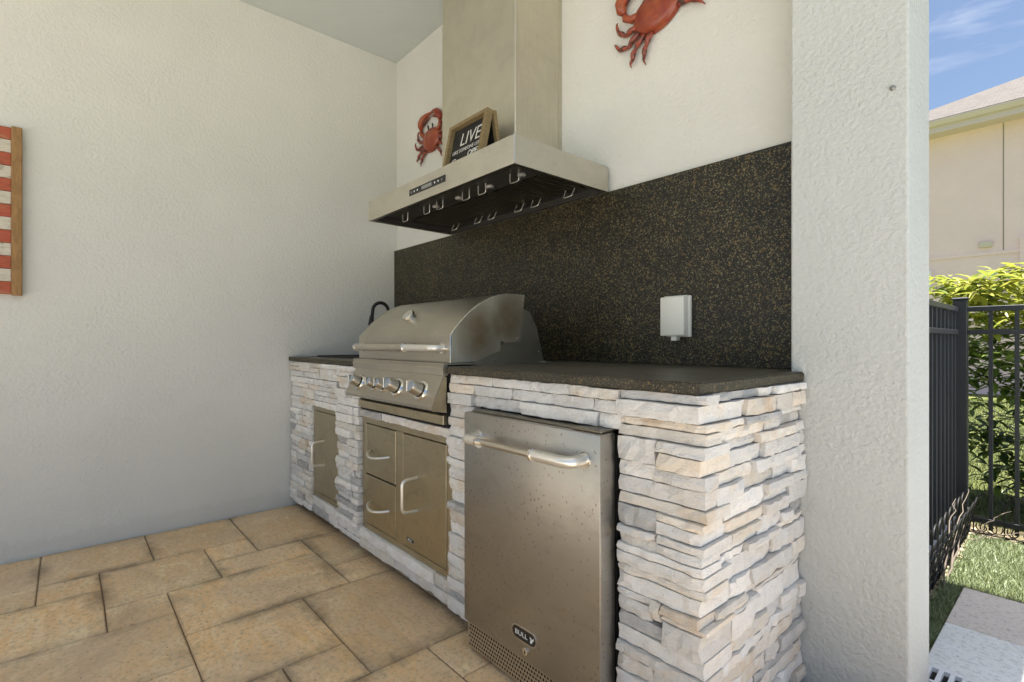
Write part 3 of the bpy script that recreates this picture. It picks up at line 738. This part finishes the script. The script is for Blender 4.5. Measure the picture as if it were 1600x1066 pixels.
for a, b in fx:
    bmf = bmesh.new(); x = a+.012
    while x < b-.02:
        prism([(x, hz0+up+.002), (x+.004, hz0+up-.006), (x+.012, hz0+up-.006), (x+.016, hz0+up+.002)], 1, -.335, -.08, bmf) if False else None
        for (q0, q1, zz) in ((x, x+.014, hz0+up-.003),): B((q0, q1, -.335, -.08, zz, zz+.004), bm=bmf)
        x += .0235
    B((a, a+.010, -.343, -.072, hz0+up-.004, hz0+up+.003), (b-.010, b, -.343, -.072, hz0+up-.004, hz0+up+.003), bm=bmf)
    ff_ = obj('baffle_filter', bmf, M['dark_steel'], hd_)
    obj('filter_back', B((a, b, -.343, -.072, hz0+up+.012, hz0+up+.014)), M['flat_black'], ff_)
    for xx in (a+.062, b-.052):
        loop(ff_, xx, -.437, .0); loop(ff_, xx, -.105, .02)
obj('duct_cover', B((1.0484, 1.6282, -.2996, -.022, hz1, 2.674), bev=.0015), M['duct_steel'], hd_)
obj('upper_duct_cover', B((1.0515, 1.6255, -.2966, -.003, 2.6745, 3.031), (1.0484+.004, 1.6282-.004, -.2946, -.002, 2.66, 2.67)), M['duct_steel'], hd_)
obj('duct_seam_trim', tube([(1.6282, -.2996, hz1), (1.6282, -.2996, 2.674)], .0022, 6), M['polished'], hd_)
obj('mounting_plate', B((1.0484, 1.6282, -.0218, -.002, hz1, 2.674)), M['duct_steel'], hd_)
pl = obj('control_panel', B((1.166, 1.472, hyf-.0015, hyf+.001, 1.7125, 1.7425)), M['panel_black'], hd_)
obj('display', B((1.278, 1.362, hyf-.0022, hyf-.0014, 1.720, 1.736)), M['display'], pl)
for i, x in enumerate((1.185, 1.212, 1.240, 1.388, 1.416, 1.444)):
    obj('button', lathe([(0, .0045), (.001, .004)], (x, hyf-.0014, 1.7275), (0, -1, 0), 10), M['print'] if i in (1, 2, 3, 4) else M['display'], pl)

# ------------------------------------------------------------------ A-frame sign on the hood
sg = thing('tabletop_sign', 'small A-frame chalkboard sign reading LIVE on top of the range hood', 'sign', (1.44, -.40, hz1))
def tilt(parent, name, boxes, m, ang, piv, bev=.001):
    bm = B(*boxes, bev=bev); bmesh.ops.rotate(bm, cent=piv, matrix=Matrix.Rotation(ang, 3, 'X'), verts=bm.verts)
    return obj(name, bm, m, parent)
pv = Vector((0, -.475, hz1)); A = R(-12)
W0, W1, HS = 1.295, 1.585, .262; z0 = hz1+.001
for nm, bxs in (('frame_board', (W0, W0+.020, -.475, -.443, z0, z0+HS)), ('frame_board', (W1-.020, W1, -.475, -.443, z0, z0+HS)), ('frame_board', (W0+.0203, W1-.0203, -.475, -.443, z0+HS-.018, z0+HS)), ('frame_board', (W0+.0203, W1-.0203, -.475, -.443, z0, z0+.018))):
    tilt(sg, nm, [bxs], M['sign_wood'], A, pv)
ch = tilt(sg, 'chalkboard', [(W0+.0205, W1-.0205, -.452, -.446, z0+.0185, z0+HS-.0185)], M['chalk'], A, pv, 0)
pv2 = Vector((0, -.325, hz1))
for nm, bxs in (('rear_board', (W0, W0+.020, -.345, -.325, z0, z0+HS*.985)), ('rear_board', (W1-.020, W1, -.345, -.325, z0, z0+HS*.985)), ('rear_board', (W0+.0203, W1-.0203, -.345, -.325, z0, z0+.018))):
    tilt(sg, nm, [bxs], M['sign_wood'], R(10), pv2)
tilt(sg, 'rear_panel', [(W0+.0205, W1-.0205, -.336, -.330, z0+.0185, z0+HS*.97)], M['chalk'], R(10), pv2, 0)
def sline(body, size, dx, dz, shear=0, sx=1, bold=0, roll=0):
    # board face point
    p = Vector((0, -.4535, z0+dz)) - pv; p.rotate(Matrix.Rotation(A, 3, 'X')); p += pv
    text('lettering', body, size, ((W0+W1)/2+dx, p.y, p.z), M['print'], ch, rot=(R(90)+A, 0, 0), shear=shear, sx=sx, bold=bold)
sline('LIVE', .092, .014, .176, .12, .92, -.0012)
sline('LIKE SOMEONE LEFT', .026, .0, .124, .08, .92, -.0005)
sline('Gate', .058, -.060, .070, .25, 1.05, -.0010)
sline('OPEN', .040, .068, .090, .12, 1.0, .0002)

# ------------------------------------------------------------------ outlet cover
oc = thing('outlet_cover', 'white weatherproof outlet cover on the dark granite backsplash', 'outlet', (2.26, -.02, 1.12))
obj('back_plate', B((2.213, 2.315, -.034, -.0202, 1.040, 1.196), bev=.002), M['white'], oc)
obj('lid', B((2.207, 2.307, -.066, -.0342, 1.044, 1.192), bev=.004, seg=2), M['white'], oc, smooth=True)
obj('hinge', tube([(2.212, -.040, 1.1935), (2.306, -.040, 1.1935)], .004, 8), M['white'], oc, smooth=True)
obj('latch', B((2.249, 2.272, -.058, -.030, 1.026, 1.0435), bev=.001), M['white'], oc)
obj('ridge', B((2.225, 2.289, -.0675, -.0655, 1.052, 1.055)), M['white'], oc)

# ------------------------------------------------------------------ crabs
def crab(loc, ang, label, sc=1):
    root = thing('wall_crab', label, 'wall decoration', loc, 'metal crab wall decorations')
    def mk(name, bm, m, smooth=True):
        me = bpy.data.meshes.new(name); bmesh.ops.recalc_face_normals(bm, faces=bm.faces); bm.to_mesh(me); bm.free(); me.materials.append(m)
        for p in me.polygons: p.use_smooth = smooth
        o = bpy.data.objects.new(name, me); COL.objects.link(o); o.parent = root; return o
    # shell: domed oval, flat back
    bm = bmesh.new(); n, rings = 28, 7; prev = None
    def sh(t):
        c, s = math.cos(t), math.sin(t); x = .122*abs(c)**.85*(1 if c > 0 else -1); z = .084*abs(s)**.9*(1 if s > 0 else -1)
        if s < 0: x *= 1-.22*abs(s)
        if s > 0: z *= 1+.04*math.cos(8*t)
        return x, z
    top = bm.verts.new((0, -.040, 0))
    for r in range(1, rings+1):
        f = r/rings; yy = -.006-.034*math.sqrt(max(0, 1-f*f))
        cur = [bm.verts.new((sh(2*math.pi*j/n)[0]*f, yy - .006*math.exp(-((abs(sh(2*math.pi*j/n)[0]*f)-.045)/.03)**2)*(1-f), sh(2*math.pi*j/n)[1]*f)) for j in range(n)]
        for j in range(n):
            if prev is None: bm.faces.new((top, cur[j], cur[(j+1) % n]))
            else: bm.faces.new((prev[j], cur[j], cur[(j+1) % n], prev[(j+1) % n]))
        prev = cur
    bk = [bm.verts.new((v.co.x*.96, -.001, v.co.z*.96)) for v in prev]
    for j in range(n): bm.faces.new((prev[j], bk[j], bk[(j+1) % n], prev[(j+1) % n]))
    bm.faces.new(bk[::-1])
    mk('shell', bm, M['crab'])
    for s in (1, -1):
        legs = [((-.10, .010), (-.150, .020), (-.172, .060), (-.160, .108)), ((-.10, -.018), (-.160, -.030), (-.196, -.010), (-.206, .040)),
                ((-.085, -.048), (-.140, -.062), (-.168, -.090), (-.188, -.108)), ((-.062, -.064), (-.100, -.090), (-.122, -.118), (-.134, -.150))]
        for lg in legs:
            pts, rr = [], []
            for a, b, ra, rb in ((lg[0], lg[1], .0105, .0105), (lg[1], lg[2], .0085, .0105), (lg[2], lg[3], .0085, .002)):
                for i in range(4):
                    t = i/4; pts.append((s*(a[0]*(1-t)+b[0]*t), -.014-.006*math.sin(math.pi*t), a[1]*(1-t)+b[1]*t)); rr.append((ra*(1-t)+rb*t)*(1.15 if i == 2 else .85 if i == 0 else 1))
            pts.append((s*lg[3][0], -.008, lg[3][1])); rr.append(.0015)
            mk('leg', tube(pts, rr, 8), M['crab_leg'])
        # claw: arm, palm with two fingers
        mk('claw_arm', tube([(s*-.075, -.015, .045), (s*-.105, -.018, .055), (s*-.122, -.020, .080), (s*-.118, -.022, .100)], [.013, .015, .015, .010], 8), M['crab'])
        palm = [(s*-.118, -.022, .098), (s*-.122, -.024, .118), (s*-.112, -.026, .140), (s*-.088, -.026, .162), (s*-.050, -.024, .178), (s*-.010, -.020, .182), (s*.022, -.016, .176)]
        mk('claw', tube(palm, [.010, .021, .026, .023, .015, .009, .002], 10), M['crab'])
        mk('pincer', tube([(s*-.100, -.026, .130), (s*-.070, -.026, .140), (s*-.035, -.022, .150), (s*-.005, -.018, .158)], [.012, .012, .008, .002], 8), M['crab_leg'])
        mk('eye', tube([(s*-.026, -.020, .070), (s*-.028, -.022, .094), (s*-.028, -.024, .104)], [.004, .006, .004], 8), M['rubber'])
    root.rotation_euler = (0, -ang, 0); root.scale = (sc, sc, sc)
    return root
crab((2.167, -.001, 2.356), R(25), 'tilted red metal crab on the white wall right of the hood chimney', 1.06)
crab((.487, -.001, 2.330), R(0), 'upright red metal crab on the wall half hidden behind the hood chimney', .94)

# ------------------------------------------------------------------ wooden flag on the left wall
fl = thing('wooden_flag', 'weathered slatted wood flag with red and white stripes on the left wall', 'wall decoration', (.0, -2.55, 1.24))
z = 1.240; hS = (2.010-1.240-.0)/13
for i in range(13):
    obj('slat', B((.0125, .024+.002*(i % 3), -3.10, -1.982, z+.001+i*hS, z-.001+(i+1)*hS), bev=.0015), M['slat_red' if i % 2 == 0 else 'slat_white'], fl)
obj('frame_board', B((.0125, .036, -1.981, -1.945, z-.004, 2.014), bev=.002), M['wood_frame'], fl)
obj('frame_board', B((.0125, .036, -3.136, -3.101, z-.004, 2.014), bev=.002), M['wood_frame'], fl)
obj('backing_board', B((.0006, .012, -3.12, -1.965, z+.004, 2.006)), M['wood_frame'], fl)

# ------------------------------------------------------------------ metal fence
Y2, X2 = 2.087, 2.785
cpst = thing('fence_post', 'thick black square corner post joining the two fence runs', 'fence post', (2.80, Y2, -.06))
obj('post', B((2.772, 2.835, Y2-.032, Y2+.032, -.09, 1.262), bev=.004), M['fence'], cpst)
obj('cap', B((2.766, 2.841, Y2-.038, Y2+.038, 1.2625, 1.275), bev=.005), M['fence'], cpst)
fa = thing('metal_fence', 'black metal fence section in front of the leafy green hedge', 'fence', (3.4, Y2, -.06))
fb = thing('metal_fence', 'black metal fence section running back from the column to the corner post', 'fence', (X2, 1.2, -.06))
for z in (1.208, 1.077, .02):
    obj('rail', B((2.8365, 5.2, Y2-.014, Y2+.014, z-.014, z+.014), bev=.002), M['fence'], fa)
    obj('rail', B((X2-.014, X2+.014, -.0+.14, Y2-.0325, z-.014, z+.014), bev=.002), M['fence'], fb)
mb = None; x = 2.931
while x < 5.1:
    o = obj('picket', B((x-.009, x+.009, Y2-.009, Y2+.009, -.03, 1.206), bev=.0015), M['fence'], fa) if mb is None else bpy.data.objects.new('picket', mb)
    if mb is None: mb = o.data; x0_ = x
    else: COL.objects.link(o); o.parent = fa; o.location = (x-x0_, 0, 0)
    x += .104
mb = None; y = 2.00
while y > .18:
    o = obj('picket', B((X2-.009, X2+.009, y-.009, y+.009, -.03, 1.206), bev=.0015), M['fence'], fb) if mb is None else bpy.data.objects.new('picket', mb)
    if mb is None: mb = o.data; y0_ = y
    else: COL.objects.link(o); o.parent = fb; o.location = (0, y-y0_, 0)
    y -= .104

# wire garden edging: overlapping hoops with scrolls
def edging(label, origin, ux, n, lean):
    root = thing('wire_edging', label, 'garden edging', origin, 'scrolled wire edging panels')
    ux = Vector(ux); uy = Vector((-ux.y, ux.x, 0)); O = Vector(origin)
    def P(a, h, k=0): return O + ux*a + uy*(h*lean + k) + Vector((0, 0, h))
    W = .125
    for i in range(n):
        a0 = i*W
        pts = [P(a0, 0)]+[P(a0, .10)]+[P(a0+W*.5-W*.5*math.cos(math.pi*j/10)*1.0, .16+.075*math.sin(math.pi*j/10)) for j in range(11)]+[P(a0+W, .10), P(a0+W, 0)]
        obj('hoop', tube(pts, .0036, 5), M['iron'], root, smooth=True)
        for s in (0, 1):
            c = a0+W*(.30+.42*s); sp = []
            for j in range(15):
                t = j/14*4.6; r = .030*(1-.62*j/14)
                sp.append(P(c+(-1 if s else 1)*r*math.cos(t+2.6), .045+r*math.sin(t+2.6), .004))
            obj('scroll', tube(sp, .0032, 5), M['iron'], root, smooth=True)
        sp = [P(a0+W*.5+.034*math.cos(2*math.pi*j/12), .048+.034*math.sin(2*math.pi*j/12), -.006) for j in range(12)]
        obj('ring', tube(sp, .003, 5, closed=True), M['iron'], root, smooth=True)
    obj('rail', tube([P(0, .012), P(n*W, .012)], .0035, 5), M['iron'], root); obj('rail', tube([P(0, .10, .004), P(n*W, .10, .004)], .0028, 5), M['iron'], root)
    return root
edging('black scrolled wire garden edging in front of the hedge fence section', (2.865, 2.035, -.055), (1, 0, 0), 13, .05)
edging('black scrolled wire garden edging leaning along the side fence section', (2.842, .60, -.055), (0, 1, 0), 11, -.22)
edging('second tangled wire edging panel lying against the side fence section', (2.825, .66, -.055), (0, 1, 0), 11, -.02)
# dry vine on the edging
vn = thing('dry_vine', 'bare twisted grey vine stem climbing the wire edging by the column', 'vine', (2.86, 1.5, -.06))
rv = random.Random(9)
for (p0, p1) in (((2.875, 1.20, -.05), (2.845, 2.02, .20)), ((2.88, 1.05, -.05), (2.84, 1.62, .22)), ((2.87, 1.35, -.05), (2.86, 1.9, .12)), ((2.88, 1.95, -.045), (3.02, 2.0, .12)), ((2.87, 1.85, -.045), (3.1, 1.98, .02))):
    pts = []; a, b = Vector(p0), Vector(p1)
    for i in range(13):
        t = i/12; pts.append(a.lerp(b, t)+Vector((rv.gauss(0, .004), rv.gauss(0, .006), rv.gauss(0, .005)+.05*math.sin(math.pi*t)*.4)))
    obj('stem', tube(pts, [.0042-.0028*i/12 for i in range(13)], 6), M['bark'], vn, smooth=True)

# ------------------------------------------------------------------ hedge shrub
rh = random.Random(12)
def leaf_mesh(ln, wd, bend):
    bm = bmesh.new(); prevs = None; n = 4
    for i in range(n+1):
        t = i/n; w_ = wd*math.sin(math.pi*min(1, t*.92+.04))**.8; x = ln*t; z = -bend*t*t
        c = bm.verts.new((x, 0, z)); l = bm.verts.new((x, w_/2, z+w_*.18)); r = bm.verts.new((x, -w_/2, z+w_*.18))
        if prevs: bm.faces.new((prevs[0], prevs[1], l, c)); bm.faces.new((prevs[2], prevs[0], c, r))
        prevs = (c, l, r)
    return bm
def shrub(name, label, loc, cx, cy, rx, ry, ztop, nl, seed, cat='shrub'):
    root = thing(name, label, cat, loc); rr = random.Random(seed)
    lm = []
    for mk in ('leaf_new', 'leaf', 'leaf_dark'):
        for q in range(2):
            me = bpy.data.meshes.new('leaf'); bmx = leaf_mesh(.085+.02*q, .036, .018+.012*q); bmx.to_mesh(me); bmx.free(); me.materials.append(M[mk])
            for p in me.polygons: p.use_smooth = True
            lm.append(me)
    ends = []
    for b in range(9):
        a = rr.uniform(0, 6.28); e = Vector((cx+math.cos(a)*rx*rr.uniform(.2, .85), cy+math.sin(a)*ry*rr.uniform(.2, .8), ztop*rr.uniform(.55, .95)))
        s0 = Vector((cx+rr.uniform(-.12, .12)+(e.x-cx)*.25, cy+rr.uniform(-.08, .08), -.08)); pts = []
        for i in range(8):
            t = i/7; p = s0.lerp(e, t); p.x += (e.x-s0.x)*(t*t-t)*.5; pts.append(p+Vector((rr.gauss(0, .012), rr.gauss(0, .012), 0)))
        obj('branch', tube(pts, [.013*(1-.75*i/7) for i in range(8)], 6), M['bark'], root, smooth=True); ends += pts[2:]
    spots = []
    while len(spots) < nl:
        # clusters of leaves round twig tips
        a = rr.uniform(0, 6.28); f = rr.random()**.45; zt = rr.random()**.62*ztop
        prof_ = 1.0 if zt > .45*ztop else .62+.38*zt/(.45*ztop)
        p = Vector((cx+math.cos(a)*rx*f*prof_, cy+math.sin(a)*ry*f*prof_, zt + .03*noise.noise(Vector((cx+math.cos(a)*3, a, 1)))))
        if noise.noise(p*3.3+Vector((seed, 0, 0))) < (-.22 if zt > .62*ztop else .05): continue
        for q in range(7):
            aa = q*2.4+rr.random(); el = rr.uniform(-.5, .7)
            d = Vector((math.cos(aa)*math.cos(el), math.sin(aa)*math.cos(el), math.sin(el)))
            spots.append((p+d*.015, d, rr.uniform(.75, 1.15), zt/ztop, f))
    cam_ = Vector(camo.location); spots.sort(key=lambda s: (s[0]-cam_).length)
    vv, ff, mi = [], [], []
    for idx, (p, d, s, zf, f) in enumerate(spots):
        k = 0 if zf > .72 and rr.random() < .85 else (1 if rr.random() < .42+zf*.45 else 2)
        me = lm[k*2+rr.randrange(2)]
        q = d.to_track_quat('X', 'Z')
        if idx < 285:
            o = bpy.data.objects.new('leaf', me); COL.objects.link(o); o.parent = root; o.location = p-root.location; o.rotation_euler = q.to_euler(); o.scale = (s, s, s)
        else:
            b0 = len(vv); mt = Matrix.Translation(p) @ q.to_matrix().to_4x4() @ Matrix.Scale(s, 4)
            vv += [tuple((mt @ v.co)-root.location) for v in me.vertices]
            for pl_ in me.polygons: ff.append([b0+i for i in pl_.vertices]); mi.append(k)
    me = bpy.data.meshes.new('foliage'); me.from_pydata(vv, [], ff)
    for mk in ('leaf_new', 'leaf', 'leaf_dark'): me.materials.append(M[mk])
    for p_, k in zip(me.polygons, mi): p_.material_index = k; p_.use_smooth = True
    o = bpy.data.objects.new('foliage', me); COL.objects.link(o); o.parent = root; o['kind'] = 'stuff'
    return root
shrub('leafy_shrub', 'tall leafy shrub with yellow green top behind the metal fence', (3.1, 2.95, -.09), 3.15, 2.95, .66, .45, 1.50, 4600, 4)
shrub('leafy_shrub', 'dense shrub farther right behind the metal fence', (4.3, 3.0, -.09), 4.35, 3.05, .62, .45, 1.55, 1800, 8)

# ------------------------------------------------------------------ neighbouring house
hs = thing('neighbor_house', 'two storey tan stucco house with shingled hip roof beyond the shrub', 'house', (4.5, 16, -.09))
HY = 12.916
obj('wall', B((-.45, 11, HY, 21, -.09, 2.86), (-.45, 11, HY, 21, 2.935, 5.60)), M['house_wall'], hs)
obj('storey_band', B((-.47, 11.02, HY-.02, 21.02, 2.861, 2.934)), M['house_wall'], hs)
obj('control_joint', B((2.055, 2.075, HY-.004, HY-.0005, 2.94, 5.59)), mat('joint_shadow_groove', (.33, .28, .24), .9), hs)
obj('soffit', B((-.85, 11.4, HY-.40, 21.4, 5.60, 5.63)), M['trim_cream'], hs)
obj('fascia', B((-.87, 11.42, HY-.43, HY-.401, 5.585, 5.80), (-.87, -.851, HY-.40, 21.4, 5.585, 5.80)), M['trim_cream'], hs)
bm = bmesh.new(); prism([(HY-.431, 5.70), (HY-.50, 5.72), (HY-.545, 5.80), (HY-.545, 5.835), (HY-.431, 5.835)], 0, -.88, 11.45, bm); obj('gutter', bm, M['trim_cream'], hs)
vt = obj('vent', B((1.69, 1.90, HY-.05, HY-.0005, 3.03, 3.16), bev=.01), mat('vent_paint', (.62, .55, .48), .6), hs)
obj('window_trim', B((2.31, 3.55, HY-.05, HY-.0005, 1.5, 3.18)), M['house_wall'], hs)
obj('meter_box', B((.70, .895, HY-.10, HY-.0005, 2.18, 2.62)), M['white_out'], hs)
EX0, EX1, EY0, EY1, EZ, PIT = -.90, 11.5, HY-.55, 21.5, 5.84, .50
bm = bmesh.new(); hw = (EY1-EY0)/2
c = [bm.verts.new(v) for v in ((EX0, EY0, EZ), (EX1, EY0, EZ), (EX1, EY1, EZ), (EX0, EY1, EZ), (EX0+hw, EY0+hw, EZ+hw*PIT), (EX1-hw, EY0+hw, EZ+hw*PIT))]
bm.faces.new((c[0], c[1], c[5], c[4])); bm.faces.new((c[1], c[2], c[5])); bm.faces.new((c[2], c[3], c[4], c[5])); bm.faces.new((c[3], c[0], c[4])); bm.faces.new(c[:4][::-1])
obj('roof', bm, M['shingle'], hs)
